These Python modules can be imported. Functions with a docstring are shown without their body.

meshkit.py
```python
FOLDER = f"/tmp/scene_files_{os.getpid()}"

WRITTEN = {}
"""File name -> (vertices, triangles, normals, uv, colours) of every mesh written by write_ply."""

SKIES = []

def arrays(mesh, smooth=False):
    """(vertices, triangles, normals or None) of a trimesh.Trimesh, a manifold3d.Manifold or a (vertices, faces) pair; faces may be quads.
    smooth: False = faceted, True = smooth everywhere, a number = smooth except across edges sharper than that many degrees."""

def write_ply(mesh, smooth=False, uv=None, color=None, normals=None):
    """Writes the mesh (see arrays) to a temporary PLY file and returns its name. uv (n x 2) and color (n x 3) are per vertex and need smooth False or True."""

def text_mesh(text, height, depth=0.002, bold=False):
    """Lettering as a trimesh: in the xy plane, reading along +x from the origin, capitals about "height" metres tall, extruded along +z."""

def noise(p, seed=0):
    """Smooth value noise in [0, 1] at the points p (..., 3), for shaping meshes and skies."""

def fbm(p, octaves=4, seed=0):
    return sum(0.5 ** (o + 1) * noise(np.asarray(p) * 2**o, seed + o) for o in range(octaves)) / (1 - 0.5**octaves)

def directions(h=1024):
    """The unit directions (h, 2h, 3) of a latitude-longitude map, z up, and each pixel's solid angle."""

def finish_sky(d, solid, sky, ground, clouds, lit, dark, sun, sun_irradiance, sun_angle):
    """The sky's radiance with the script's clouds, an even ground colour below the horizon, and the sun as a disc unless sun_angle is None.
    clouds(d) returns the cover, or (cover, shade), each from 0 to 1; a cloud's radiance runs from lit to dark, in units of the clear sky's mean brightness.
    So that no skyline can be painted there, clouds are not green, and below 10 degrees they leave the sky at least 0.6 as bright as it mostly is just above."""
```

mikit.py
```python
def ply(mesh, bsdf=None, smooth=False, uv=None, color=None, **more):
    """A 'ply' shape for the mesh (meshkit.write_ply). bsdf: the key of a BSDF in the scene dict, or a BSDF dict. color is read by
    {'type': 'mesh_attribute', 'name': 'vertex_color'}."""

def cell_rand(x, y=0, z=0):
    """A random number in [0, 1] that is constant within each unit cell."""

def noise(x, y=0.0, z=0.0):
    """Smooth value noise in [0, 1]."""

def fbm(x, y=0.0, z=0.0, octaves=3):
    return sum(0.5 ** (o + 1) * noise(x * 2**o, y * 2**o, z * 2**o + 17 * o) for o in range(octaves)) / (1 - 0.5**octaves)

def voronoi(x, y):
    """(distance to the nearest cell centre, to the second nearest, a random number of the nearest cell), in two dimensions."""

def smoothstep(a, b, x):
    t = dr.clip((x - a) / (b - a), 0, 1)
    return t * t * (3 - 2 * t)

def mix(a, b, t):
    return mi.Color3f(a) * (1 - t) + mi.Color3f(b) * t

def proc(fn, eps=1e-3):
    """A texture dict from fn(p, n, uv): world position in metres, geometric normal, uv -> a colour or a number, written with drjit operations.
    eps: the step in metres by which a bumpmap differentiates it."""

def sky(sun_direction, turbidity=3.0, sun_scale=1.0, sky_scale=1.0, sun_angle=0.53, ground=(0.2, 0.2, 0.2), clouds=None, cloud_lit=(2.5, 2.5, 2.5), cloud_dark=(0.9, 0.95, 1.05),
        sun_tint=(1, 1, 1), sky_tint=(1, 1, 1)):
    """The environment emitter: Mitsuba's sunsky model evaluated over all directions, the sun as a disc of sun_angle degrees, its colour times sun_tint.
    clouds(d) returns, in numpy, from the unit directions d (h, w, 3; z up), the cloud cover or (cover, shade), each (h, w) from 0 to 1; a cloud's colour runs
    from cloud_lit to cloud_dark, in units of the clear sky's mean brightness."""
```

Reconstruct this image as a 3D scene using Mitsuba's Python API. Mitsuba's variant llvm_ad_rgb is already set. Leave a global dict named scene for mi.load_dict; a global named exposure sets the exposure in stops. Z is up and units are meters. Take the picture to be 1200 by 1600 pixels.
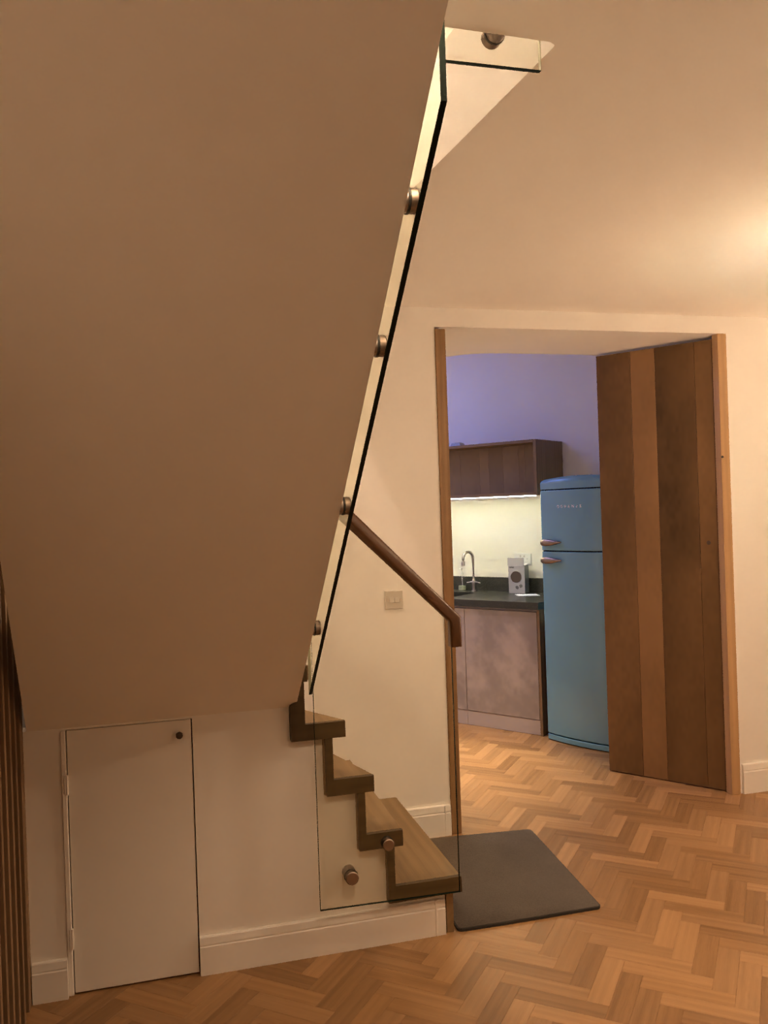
import math, random
import numpy as np
import trimesh, shapely, manifold3d as m3
import drjit as dr
import mitsuba as mi
import mikit, meshkit
from mikit import proc, noise, fbm, mix, smoothstep, cell_rand
from shapely.geometry import Polygon, box as sbox
from shapely import affinity

T = mi.ScalarTransform4f
scene, labels = {}, {}

# ------------------------------------------------------------------ camera, light, exposure
scene['camera'] = {'type': 'perspective', 'fov': 2 * math.degrees(math.atan(600 / 1300)), 'fov_axis': 'x', 'near_clip': 0.02, 'far_clip': 60.0,
                   'to_world': T().look_at(origin=[0, 0, 1.55], target=[0.2547, 0.9670, 1.5473], up=[0.0334, -0.0061, 0.9994])}
exposure = 0.0
WARM = np.array([1.0, 0.70, 0.445])
UNSEEN_PENDANTS = [((2.62, 2.40, 1.72), 500.0), ((3.62, 3.36, 2.28), 42.0), ((2.50, 1.05, 2.05), 130.0), ((2.36, 2.34, 2.20), 66.0)]  # unseen globes, placed to light the ceiling, walls and stairs
UNSEEN_FLUSH = [((0.68, 1.12), 66.0)]      # unseen ceiling lamp, placed to light the wall under the stairs      # pendants hang unseen right of the frame
UNSEEN_UPSTAIRS_LAMP = ((-0.20, 2.70, 4.60), 1000.0)  # out of view, placed to light the stairwell from above
UNSEEN_WINDOW = [1.6, 2.6, 9.2]            # unseen kitchen roof window for the violet wall light, radiance
LED = [108.0, 104.0, 62.0]              # strip under the kitchen shelf
UNSEEN_SPOTS = [(-0.34, -1.00, 44.0, 23.0, 9.0), (-1.6, -0.90, 8.0, 53.0, 24.0), (0.62, -1.15, 5.0, 47.0, 24.0)]     # unseen kitchen spots lighting floor and units: place, intensity, cone

# ------------------------------------------------------------------ helpers
rng = random.Random(7)


def box(x0, x1, y0, y1, z0, z1):
    return trimesh.creation.box(bounds=[[x0, y0, z0], [x1, y1, z1]])


def cbox(x0, x1, y0, y1, z0, z1, c=0.002):
    pts = []
    for x, sx in ((x0, 1), (x1, -1)):
        for y, sy in ((y0, 1), (y1, -1)):
            for z, sz in ((z0, 1), (z1, -1)):
                pts += [(x + sx * c, y + sy * c, z), (x + sx * c, y, z + sz * c), (x, y + sy * c, z + sz * c)]
    return trimesh.Trimesh(np.array(pts)).convex_hull


def extrude(poly, h, z0=0.0):
    if not isinstance(poly, Polygon):
        poly = Polygon(poly)
    m = trimesh.creation.extrude_polygon(poly, h, engine='earcut')
    m.apply_translation([0, 0, z0])
    return m


def bevel_prism(poly, z0, z1, c):
    """a prism of a convex outline with chamfered edges"""
    poly = Polygon(poly) if not isinstance(poly, Polygon) else poly
    inner = poly.buffer(-c, join_style=2)
    a = np.array(poly.exterior.coords)[:-1]
    b = np.array(inner.exterior.coords)[:-1]
    pts = [np.c_[a, np.full(len(a), z)] for z in (z0 + c, z1 - c)] + [np.c_[b, np.full(len(b), z)] for z in (z0, z1)]
    return trimesh.Trimesh(np.vstack(pts)).convex_hull


def extrude_y(poly, y0, y1):
    """outline in (x, z), extruded along y"""
    m = extrude(poly, y1 - y0)
    m.apply_transform([[1, 0, 0, 0], [0, 0, 1, y0], [0, 1, 0, 0], [0, 0, 0, 1]])
    m.fix_normals()
    return m


def extrude_x(poly, x0, x1):
    """outline in (y, z), extruded along x"""
    m = extrude(poly, x1 - x0)
    m.apply_transform([[0, 0, 1, x0], [1, 0, 0, 0], [0, 1, 0, 0], [0, 0, 0, 1]])
    m.fix_normals()
    return m


def lathe(profile, n=40):
    return trimesh.creation.revolve(np.array(profile, float), sections=n)


def aim(mesh, p, d):
    """turns a mesh made along +z to point along d, standing at p"""
    m = mesh.copy()
    m.apply_transform(trimesh.geometry.align_vectors([0, 0, 1], np.array(d, float)))
    m.apply_translation(p)
    return m


def tube(path, r, n=16):
    path = np.array(path, float)
    return trimesh.creation.sweep_polygon(Polygon([(r * math.cos(a), r * math.sin(a)) for a in np.linspace(0, 2 * math.pi, n, endpoint=False)]), path, engine='earcut')


def hull(points):
    return trimesh.Trimesh(np.array(points)).convex_hull


def join(*m):
    return trimesh.util.concatenate(list(m))


def placed(mesh, matrix):
    m = mesh.copy()
    m.apply_transform(matrix)
    return m


def grain_uv(mesh, along, piece):
    """uv in metres along and across the grain, every piece on its own tile of the texture"""
    v = np.array(mesh.vertices)
    d = np.array(along, float)
    d /= np.linalg.norm(d)
    a = np.cross(d, [0, 0, 1] if abs(d[2]) < 0.9 else [0, 1, 0])
    a /= np.linalg.norm(a)
    b = np.cross(d, a)
    return np.c_[v @ d + 40 * (piece % 60) + 20, v @ a + 0.83 * (v @ b) + 40 * (piece // 60) + 20]


def add(key, mesh, bsdf, smooth=False, **more):
    assert key not in scene, key
    scene[key] = mikit.ply(mesh, bsdf, smooth, **more)
    return key


def wood(key, mesh, bsdf, along, piece):
    return add(key, mesh, bsdf, False, uv=grain_uv(mesh, along, piece))


def tag(key, label, category, group=None, kind=None):
    labels[key] = {'label': label, 'category': category}
    if group:
        labels[key]['group'] = group
    if kind:
        labels[key]['kind'] = kind


def tone_of(piece):
    """the tone, 0 dark to 1 light, that the wood texture gives a piece"""
    u = lambda v: (int(v) + 1000000) & 0xFFFFFFFF
    h = (u(piece % 60) * 374761393 + u(piece // 60) * 668265263 + u(1) * 2147483647) & 0xFFFFFFFF
    h = ((h ^ (h >> 13)) * 1274126177) & 0xFFFFFFFF
    return ((h ^ (h >> 16)) & 0xFFFFFF) / 16777215.0


def piece_of(tone, k=0):
    """the number of a wood piece of about this tone"""
    return sorted(range(600, 1200), key=lambda i: abs(tone_of(i) - tone))[k]


def name(base, i):
    return base if i == 0 else '%s_%03d' % (base, i)


# ------------------------------------------------------------------ materials
def rgb(c):
    return {'type': 'rgb', 'value': list(map(float, c))}


def principled(color, rough=0.5, **k):
    c = color if isinstance(color, dict) else rgb(color)
    return {'type': 'twosided', 'b': {'type': 'principled', 'base_color': c, 'roughness': rough, **k}}


def wood_fn(dark, light, spread, fine=1.0, grain=0.55, rings=0.16):
    def fn(p, n, uv):
        a, b = uv.x, uv.y
        i, j = dr.floor(a / 40.0), dr.floor(b / 40.0)
        s = cell_rand(i, j, 5) * 37.0
        tone = cell_rand(i, j, 1) - 0.5
        warp = noise(a * 0.6, b * 6.0, s)
        ring = 0.5 + 0.5 * dr.sin(b * 160.0 * fine + 14.0 * warp + 1.5 * noise(a * 3.0, b * 30.0, s + 9.0))
        streak = fbm(a * 2.2, b * 70.0 * fine, s, octaves=3)
        pore = noise(a * 30.0, b * 900.0, s)
        t = 0.5 + tone * spread + (streak - 0.5) * grain + (ring - 0.5) * rings + (pore - 0.5) * 0.14
        c = mix(dark, light, dr.clip(t, 0.0, 1.0))
        hue = cell_rand(i, j, 2) - 0.5
        return c * mi.Color3f(1.0 + 0.05 * hue * spread, 1.0, 1.0 - 0.12 * hue * spread)
    return fn


def plaster_fn(base, amount=0.025):
    def fn(p, n, uv):
        g = fbm(p.x * 3.0, p.y * 3.0, p.z * 3.0, octaves=3)
        return mi.Color3f(base) * (1.0 - amount + 2 * amount * g)
    return fn


def bumped(fn, b, scale, eps=1e-3):
    return {'type': 'twosided', 'b': {'type': 'bumpmap', 'scale': scale, 'tex': proc(fn, eps), 'b': b}}


scene['wall_paint'] = principled(proc(plaster_fn([0.80, 0.775, 0.735])), 0.75, specular=0.25)
scene['ceiling_paint'] = principled(proc(plaster_fn([0.80, 0.775, 0.735], 0.02)), 0.9, specular=0.1)
scene['trim_paint'] = principled([0.82, 0.80, 0.76], 0.38, specular=0.45)
scene['door_paint'] = principled([0.79, 0.77, 0.73], 0.45, specular=0.4)
scene['floor_oak'] = principled(proc(wood_fn([0.150, 0.074, 0.027], [0.385, 0.220, 0.100], 0.58, 1.0, 0.44, 0.07)), 0.44, specular=0.34)
scene['joint_dark'] = principled([0.14, 0.08, 0.035], 0.8)
scene['stair_oak'] = principled(proc(wood_fn([0.135, 0.083, 0.036], [0.24, 0.155, 0.076], 0.3)), 0.42, specular=0.4)
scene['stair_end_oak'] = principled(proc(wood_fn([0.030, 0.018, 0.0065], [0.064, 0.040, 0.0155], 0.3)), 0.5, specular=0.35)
scene['door_oak'] = principled(proc(wood_fn([0.046, 0.023, 0.0085], [0.225, 0.122, 0.056], 0.95, 0.8, 0.5, 0.24)), 0.5, specular=0.3)
scene['jamb_oak'] = principled(proc(wood_fn([0.15, 0.080, 0.032], [0.46, 0.285, 0.145], 0.9, 1.0, 0.3)), 0.45, specular=0.35)
scene['slat_oak'] = principled(proc(wood_fn([0.13, 0.078, 0.038], [0.24, 0.155, 0.085], 0.4)), 0.5, specular=0.3)
scene['handrail_wood'] = principled(proc(wood_fn([0.034, 0.013, 0.005], [0.088, 0.038, 0.015], 0.2, 0.7)), 0.28, specular=0.5)
scene['walnut'] = principled(proc(wood_fn([0.12, 0.074, 0.040], [0.26, 0.170, 0.095], 0.3)), 0.5, specular=0.3)


def concrete_fn(p, n, uv):
    g = fbm(p.x * 4.0 - p.y * 4.0, p.z * 5.0, 3.0, octaves=4)
    h = fbm(p.x * 14.0 - p.y * 14.0, p.z * 18.0, 7.0, octaves=3)
    t = smoothstep(0.32, 0.68, g * 0.75 + h * 0.25)
    return mix([0.27, 0.225, 0.205], [0.40, 0.335, 0.30], t)


scene['concrete_laminate'] = principled(proc(concrete_fn), 0.5, specular=0.3)
scene['plain_laminate'] = principled([0.40, 0.335, 0.31], 0.5, specular=0.3)


def stone_fn(p, n, uv):
    g = noise(p.x * 260.0, p.y * 260.0, p.z * 260.0)
    return mix([0.020, 0.020, 0.018], [0.060, 0.060, 0.054], smoothstep(0.55, 0.9, g))


scene['worktop_stone'] = principled(proc(stone_fn), 0.22, specular=0.5)
scene['sink_dark'] = principled([0.02, 0.02, 0.02], 0.4)
scene['splash_paint'] = principled([0.82, 0.80, 0.70], 0.5, specular=0.4)
scene['fridge_blue'] = principled([0.125, 0.29, 0.40], 0.16, specular=0.5, clearcoat=0.8, clearcoat_gloss=0.93)
scene['gap_black'] = principled([0.01, 0.01, 0.011], 0.7)
scene['chrome'] = {'type': 'twosided', 'b': {'type': 'roughconductor', 'material': 'Cr', 'alpha': 0.06}}
scene['brushed_steel'] = {'type': 'twosided', 'b': {'type': 'roughconductor', 'specular_reflectance': rgb([0.62, 0.58, 0.52]), 'material': 'Cr', 'alpha': 0.28}}
scene['bronze_steel'] = {'type': 'twosided', 'b': {'type': 'roughconductor', 'specular_reflectance': rgb([0.46, 0.39, 0.31]), 'material': 'Cr', 'alpha': 0.30}}
scene['handle_metal'] = {'type': 'twosided', 'b': {'type': 'roughconductor', 'specular_reflectance': rgb([0.42, 0.33, 0.27]), 'material': 'Cr', 'alpha': 0.12}}
scene['rubber'] = principled([0.015, 0.015, 0.014], 0.6)
scene['white_plastic'] = principled([0.80, 0.79, 0.75], 0.3, specular=0.5)
scene['switch_plastic'] = principled([0.56, 0.52, 0.46], 0.35, specular=0.5)
scene['grey_plastic'] = principled([0.25, 0.25, 0.28], 0.4)
scene['paper'] = principled([0.85, 0.84, 0.82], 0.8)
scene['carton_grey'] = principled([0.38, 0.355, 0.37], 0.6)
scene['carton_side'] = principled([0.13, 0.13, 0.135], 0.35, specular=0.5)
scene['print_brown'] = principled([0.055, 0.035, 0.028], 0.4)
scene['print_dark'] = principled([0.10, 0.095, 0.10], 0.5)
scene['soap_liquid'] = principled([0.34, 0.38, 0.27], 0.3)
scene['clear_plastic'] = {'type': 'thindielectric', 'int_ior': 1.35}
scene['steel_letter'] = {'type': 'twosided', 'b': {'type': 'roughconductor', 'material': 'Cr', 'alpha': 0.2}}
scene['pane_glass'] = {'type': 'thindielectric', 'int_ior': 1.5, 'specular_transmittance': rgb([0.985, 0.99, 0.935]), 'specular_reflectance': rgb([0.9, 0.95, 0.88])}
scene['glass_edge'] = principled([0.003, 0.009, 0.006], 0.3, specular=0.12)
scene['glass_edge_glint'] = principled([0.42, 0.44, 0.33], 0.2, specular=0.5)  # pale copy of the edge colour, with the glint painted in
scene['dark_bronze'] = principled([0.06, 0.042, 0.028], 0.4, metallic=0.3, specular=0.4)


def mat_fn(p, n, uv):
    g = noise(p.x * 420.0, p.y * 420.0)
    h = fbm(p.x * 7.0, p.y * 7.0, 2.0, octaves=3)
    return mi.Color3f(0.085, 0.072, 0.062) * (0.72 + 0.4 * g + 0.25 * (h - 0.5))


def mat_bump(p, n, uv):
    return noise(p.x * 420.0, p.y * 420.0)


scene['mat_pile'] = bumped(mat_bump, {'type': 'principled', 'base_color': proc(mat_fn), 'roughness': 0.95, 'specular': 0.1, 'sheen': 0.3}, 0.0012, 6e-4)


def emit(mesh, radiance, bsdf='white_plastic', smooth=False):
    return {**mikit.ply(mesh, bsdf, smooth), 'emitter': {'type': 'area', 'radiance': rgb(radiance)}}


# ------------------------------------------------------------------ the setting
XL, XR, YF, YB, H = -0.50, 4.60, -2.60, 3.75, 2.50          # living room
WT = 0.62                                                     # thickness of the wall with the doorway
OX0, OX1, OH = 1.265, 2.865, 2.41                             # doorway
KE = np.array([0.608, -0.794, 0.0]); KE /= np.linalg.norm(KE)   # along the kitchen units, towards the fridge
KN = np.array([-0.794, -0.608, 0.0]); KN /= np.linalg.norm(KN)  # out of the kitchen wall
K0 = np.array([2.386, 5.132, 0.0])
KM = np.eye(4); KM[:3, 0], KM[:3, 1], KM[:3, 2], KM[:3, 3] = KE, -KN, [0, 0, 1], K0   # kitchen frame: x along the units, y INTO the wall, z up
KH = 3.05


def K(mesh):
    return placed(mesh, KM)


# floor: a dark bed with oak blocks in herringbone
add('floor', box(-0.7, 5.0, -2.9, 9.4, -0.06, -0.016), 'joint_dark')
tag('floor', 'oak herringbone parquet floor running from the hall into the kitchen', 'floor', kind='structure')
UA = math.radians(49.5)
FU, FV = np.array([math.cos(UA), math.sin(UA)]), np.array([math.sin(UA), -math.cos(UA)])
FO, BW = np.array([0.815, 2.421]), 0.07
g = 0.00015
VARIANTS = 26


def block_mesh():
    c = 0.0005
    a = sbox(g, g, 4 * BW - g, BW - g)
    return bevel_prism(a, -0.016, 0.0, c)


BLOCK = block_mesh()
BLOCK_PLY = []
for i in range(VARIANTS):
    BLOCK_PLY.append(mikit.ply(BLOCK, 'floor_oak', False, uv=grain_uv(BLOCK, [1, 0, 0], i) + [rng.uniform(-9, 9), rng.uniform(-9, 9)]))
CAM = np.array([0, 0, 1.55])


def seen(p):
    """size a floor block may have in the view, 0 when it is outside of it"""
    f = np.array([0.2547, 0.967, -0.0027]); u = np.array([0.0334, -0.0061, 0.9994]); r = np.cross(f, u)
    d = np.array([p[0], p[1], 0]) - CAM
    z = d @ f
    if z < 0.3:
        return 0
    x, y = d @ r / z, -(d @ u) / z
    if abs(x) > 0.47 or abs(y) > 0.625:
        return 0
    if p[1] > 2.88 and p[0] < 0.97 or p[1] > 3.74 and p[0] < 1.27 or p[1] > 3.74 and p[0] > 2.86:
        return 0
    if 0.97 < p[0] < 1.58 and 2.9 < p[1] < 3.68 and p[1] > 2.87:      # under the doormat
        return 0.001
    q = p - K0[:2]
    if q @ KN[:2] < 0.0:
        return 0
    return 1 / z ** 3


blocks = []
for m in range(-14, 15):
    for k in range(-90, 90):
        for fam in (0, 1):
            if fam == 0:
                o = FO + BW * ((-k + 8 * m) * FU + k * FV)
                mat = np.array([[FU[0], -FV[0], 0, 0], [FU[1], -FV[1], 0, 0], [0, 0, 1, 0], [0, 0, 0, 1.0]])
                mat[:2, 3] = o + BW * FV
                ctr = o + BW * (2 * FU + 0.5 * FV)
            else:
                o = FO + BW * ((4 - k + 8 * m) * FU + k * FV)
                mat = np.array([[FV[0], FU[0], 0, 0], [FV[1], FU[1], 0, 0], [0, 0, 1, 0], [0, 0, 0, 1.0]])
                mat[:2, 3] = o
                ctr = o + BW * (0.5 * FU + 2 * FV)
            x, y = ctr
            back = (ctr - K0[:2]) @ KN[:2] > -0.15
            if (XL < x < XR and YF < y < YB + 0.2) or (1.0 < x < 3.6 and YB < y and back and y < 8.6) or (0.1 < x < 1.2 and 4.3 < y < 8.6 and back):
                blocks.append((seen(ctr), rng.random(), x, y, mat))
blocks.sort(key=lambda b: (-b[0], b[1]))
rest, rest_uv = [], []
for i, (s, _, x, y, mat) in enumerate(blocks):
    v = rng.randrange(VARIANTS)
    if i < 300:
        scene[name('floor__block', i)] = {**BLOCK_PLY[v], 'to_world': T(mat)}
    else:
        rest.append(placed(BLOCK, mat))
        rest_uv.append(grain_uv(BLOCK, [1, 0, 0], rng.randrange(200)) + [rng.uniform(-9, 9), rng.uniform(-9, 9)])
add('floor__far_block', join(*rest), 'floor_oak', False, uv=np.vstack(rest_uv))
labels['floor__far_block'] = {'label': 'the more distant oak blocks of the herringbone floor', 'kind': 'stuff'}

# walls of the hall
wl = join(box(XL - 0.1, XL, YF - 0.1, 9.0, -0.06, 5.3))
add('wall_left', wl, 'wall_paint')
tag('wall_left', 'wall at the far left clad in vertical oak slats', 'wall', kind='structure')
wood('wall_left__added_backing', box(XL + 0.0002, XL + 0.004, 1.35, 2.888, 0.0, 2.78), 'stair_end_oak', [0, 0, 1], 299)  # dark board added to give the shade between the slats
for i in range(18):
    yc = 2.848 - 0.085 * i if i < 17 else 2.8785  # the last slat is added to cover the pale gap by the wall
    wood(name('wall_left__slat', i), cbox(XL + 0.0042, -0.465, yc - 0.011, yc + 0.011, 0.0, 2.499 if yc < 0.9 else 2.78, 0.0015), 'slat_oak', [0, 0, 1], 300 + i)

# wall with the doorway, thick, its lintel arched on the kitchen side
add('wall_back', join(box(XL, OX0, YB, YB + WT, -0.02, 2.80), box(OX1, XR + 0.1, YB, YB + WT, -0.02, 2.80)), 'wall_paint')
tag('wall_back', 'cream painted wall behind the stairs with the wide doorway to the kitchen', 'wall', kind='structure')


def lintel_mesh():
    xs, ys = np.linspace(OX0, OX1, 41), np.linspace(YB, YB + WT, 15)
    def drop(x):
        left = max(0.0, (1.86 - x) / 0.6)
        right = max(0.0, (x - 2.28) / 0.58)
        return 0.085 * left ** 2 + 0.045 * right ** 2
    z = np.array([[OH - drop(x) * max(0.0, (y - YB - 0.08) / (WT - 0.08)) ** 2 for x in xs] for y in ys])
    nx, ny = len(xs), len(ys)
    v = [(xs[i], ys[j], z[j, i]) for j in range(ny) for i in range(nx)] + [(xs[i], ys[j], 2.80) for j in (0, ny - 1) for i in range(nx)]
    f = []
    for j in range(ny - 1):
        for i in range(nx - 1):
            a = j * nx + i
            f += [(a, a + nx, a + 1), (a + 1, a + nx, a + nx + 1)]
    b0, b1 = ny * nx, ny * nx + nx
    for i in range(nx - 1):
        f += [(i, i + 1, b0 + i), (i + 1, b0 + i + 1, b0 + i)]
        a = (ny - 1) * nx + i
        f += [(a, b1 + i, a + 1), (a + 1, b1 + i, b1 + i + 1)]
    return trimesh.Trimesh(v, f, process=False)


add('wall_back__lintel', lintel_mesh(), 'wall_paint')

add('wall_right', box(XR, XR + 0.1, YF - 0.1, YB, -0.02, 2.80), 'wall_paint')
tag('wall_right', 'cream painted wall at the right of the hall', 'wall', kind='structure')
add('wall_front', box(XL - 0.1, XR + 0.1, YF - 0.1, YF, -0.02, 2.80), 'wall_paint')
tag('wall_front', 'cream painted wall facing the stairs', 'wall', kind='structure')

# ceiling with the stairwell opening
hole = Polygon([(XL, 0.90), (0.50, 0.90), (0.50, 1.552), (0.800, 1.562), (0.814, 1.572), (0.8135, 1.585), (0.742, 2.388), (0.63, YB), (XL, YB)])
slab = sbox(XL, YF, XR, YB).difference(hole)
add('ceiling', extrude(slab, 0.30, H), 'ceiling_paint')
tag('ceiling', 'cream plaster ceiling with the open stairwell cut into it', 'ceiling', kind='structure')

# the upper floor seen through the stairwell
add('wall_upper', join(box(XL, 2.4, YB, YB + 0.1, 2.80, 5.3), box(2.4, 2.5, -0.6, YB + 0.1, 2.80, 5.3), box(XL, 2.5, -0.7, -0.6, 2.80, 5.3)), 'wall_paint')
tag('wall_upper', 'bright cream wall of the upper floor seen through the stairwell', 'wall', kind='structure')
add('ceiling_upper', box(XL - 0.1, 2.5, -0.7, YB + 0.1, 5.3, 5.4), 'ceiling_paint')
tag('ceiling_upper', 'cream ceiling above the stairwell on the upper floor', 'ceiling', kind='structure')

# kitchen shell
kw = box(-5.2, 2.2, 0.60, 0.70, -0.02, KH)
add('wall_kitchen', K(kw), 'wall_paint')
tag('wall_kitchen', 'kitchen wall washed in violet light above the open shelf unit', 'wall', kind='structure')
add('wall_kitchen_side', join(box(0.2, 0.3, YB + WT, 9.2, -0.02, KH), box(0.2, 4.4, YB + WT - 0.02, YB + WT, 2.80, KH), box(0.2, XR + 0.1, 9.2, 9.3, -0.02, KH)), 'wall_paint')
tag('wall_kitchen_side', 'side wall of the kitchen around the corner', 'wall', kind='structure')
add('ceiling_kitchen', box(0.2, 5.0, YB + WT - 0.05, 9.3, KH, KH + 0.1), 'ceiling_paint')
tag('ceiling_kitchen', 'pale ceiling of the kitchen behind the doorway', 'ceiling', kind='structure')


# skirting boards
def skirting(x0, x1, y, ret=None):
    """profile with a flat face, a groove and a thinner top, standing in front of the plane y"""
    prof = [(y, 0.0), (y - 0.017, 0.0), (y - 0.017, 0.094), (y - 0.0135, 0.0965), (y - 0.0135, 0.099), (y - 0.0155, 0.102), (y - 0.0125, 0.124), (y - 0.010, 0.1275), (y, 0.1275)]
    m = extrude_x(prof, x0, x1)
    if ret:
        m = join(m, cbox(ret - 0.006, ret + 0.0015, y - 0.0185, y - 0.001, 0.0, 0.1275, 0.001))
    return m


WY = 2.892                                    # face of the wall under the stairs
add('baseboard_stair', skirting(0.0655, 0.938, WY, 0.905), 'trim_paint')
tag('baseboard_stair', 'white skirting board under the stairs right of the cupboard door', 'skirting board', kind='structure')
add('baseboard_left', skirting(-0.462, -0.354, WY), 'trim_paint')
tag('baseboard_left', 'short white skirting board left of the cupboard door beside the slats', 'skirting board', kind='structure')
add('baseboard_back', placed(skirting(0.996, 1.262, YB, 1.236), np.diag([1, 1, 1.13, 1])), 'trim_paint')
tag('baseboard_back', 'short white skirting board behind the bottom step left of the doorway', 'skirting board', kind='structure')
add('baseboard_right', placed(skirting(2.878, XR, YB), np.diag([1, 1, 1.2, 1])), 'trim_paint')
tag('baseboard_right', 'white skirting board right of the open oak door', 'skirting board', kind='structure')

# wall under the stairs, with the opening of the cupboard
under = Polygon([(XL, 0), (-0.338, 0), (-0.338, 0.8665), (0.0655, 0.8665), (0.0655, 0), (0.942, 0), (0.942, 0.150), (0.723, 0.150), (0.723, 0.348), (0.623, 0.348),
                 (0.623, 0.554), (0.513, 0.554), (0.513, 0.755), (0.395, 0.755), (0.395, 0.8735), (XL, 0.8735)])
add('wall_under_stair', extrude_y(under, WY, WY + 0.06), 'wall_paint')
tag('wall_under_stair', 'low cream wall below the stairs around the small cupboard door', 'wall', kind='structure')
add('trim_1', join(cbox(-0.353, -0.3385, WY - 0.006, WY + 0.001, 0.003, 0.866, 0.0015)), 'trim_paint')
tag('trim_1', 'narrow white lining strip along the hinge side of the cupboard door', 'door lining', kind='structure')

# cupboard door
add('door_1', cbox(-0.3345, 0.0615, WY + 0.002, WY + 0.022, 0.006, 0.8635, 0.0012), 'door_paint')
tag('door_1', 'small white cupboard door under the stairs with a round knob', 'door', kind='structure')
kb = lathe([(0, 0), (0.006, 0), (0.0055, 0.010), (0.0095, 0.014), (0.0118, 0.019), (0.0118, 0.024), (0.0095, 0.029), (0.005, 0.031), (0, 0.0315)], 32)
add('door_1__knob', aim(kb, [0.022, WY + 0.002, 0.818], [0, -1, 0]), 'dark_bronze', 40)
labels['door_1__knob'] = {'label': 'round dull bronze knob'}
for i, z in enumerate((0.689, 0.187)):
    leaf = cbox(-0.345, -0.3375, WY - 0.009, WY - 0.0035, z - 0.032, z + 0.032, 0.001)
    pin = trimesh.creation.cylinder(radius=0.0042, height=0.066, sections=20)
    pin.apply_translation([-0.3365, WY - 0.006, z])
    add(name('door_1__hinge', i), join(leaf, pin), 'door_paint', 40)

# underside of the upper flight
SL = 0.81


def soffit_z(y):
    t = WY - y
    return 0.8735 + 0.7529 * t + 0.0270 * t * t


def flight_mesh():
    """slab carrying the upper flight: sloping underside, stepped top"""
    top = [(2.86, 1.05)]
    y, z = 2.86, 1.05
    while y > 0.72:
        top += [(y, z + 0.203)]
        z += 0.203
        y -= 0.2506
        top += [(y, z)]
    bottom = [(q, soffit_z(q)) for q in np.linspace(y, WY, 40)] + [ (WY + 0.05, 0.8735), (WY + 0.05, 1.0)]
    prof = Polygon(top + bottom)
    m = extrude_x(prof, 0.0, 1.0)
    v = m.vertices.copy()
    left = -0.452 + 0.0985 * (2.867 - v[:, 1])
    v[:, 0] = np.where(v[:, 0] < 0.5, np.maximum(left, -0.46), 0.42)
    m.vertices = v
    return m


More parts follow.
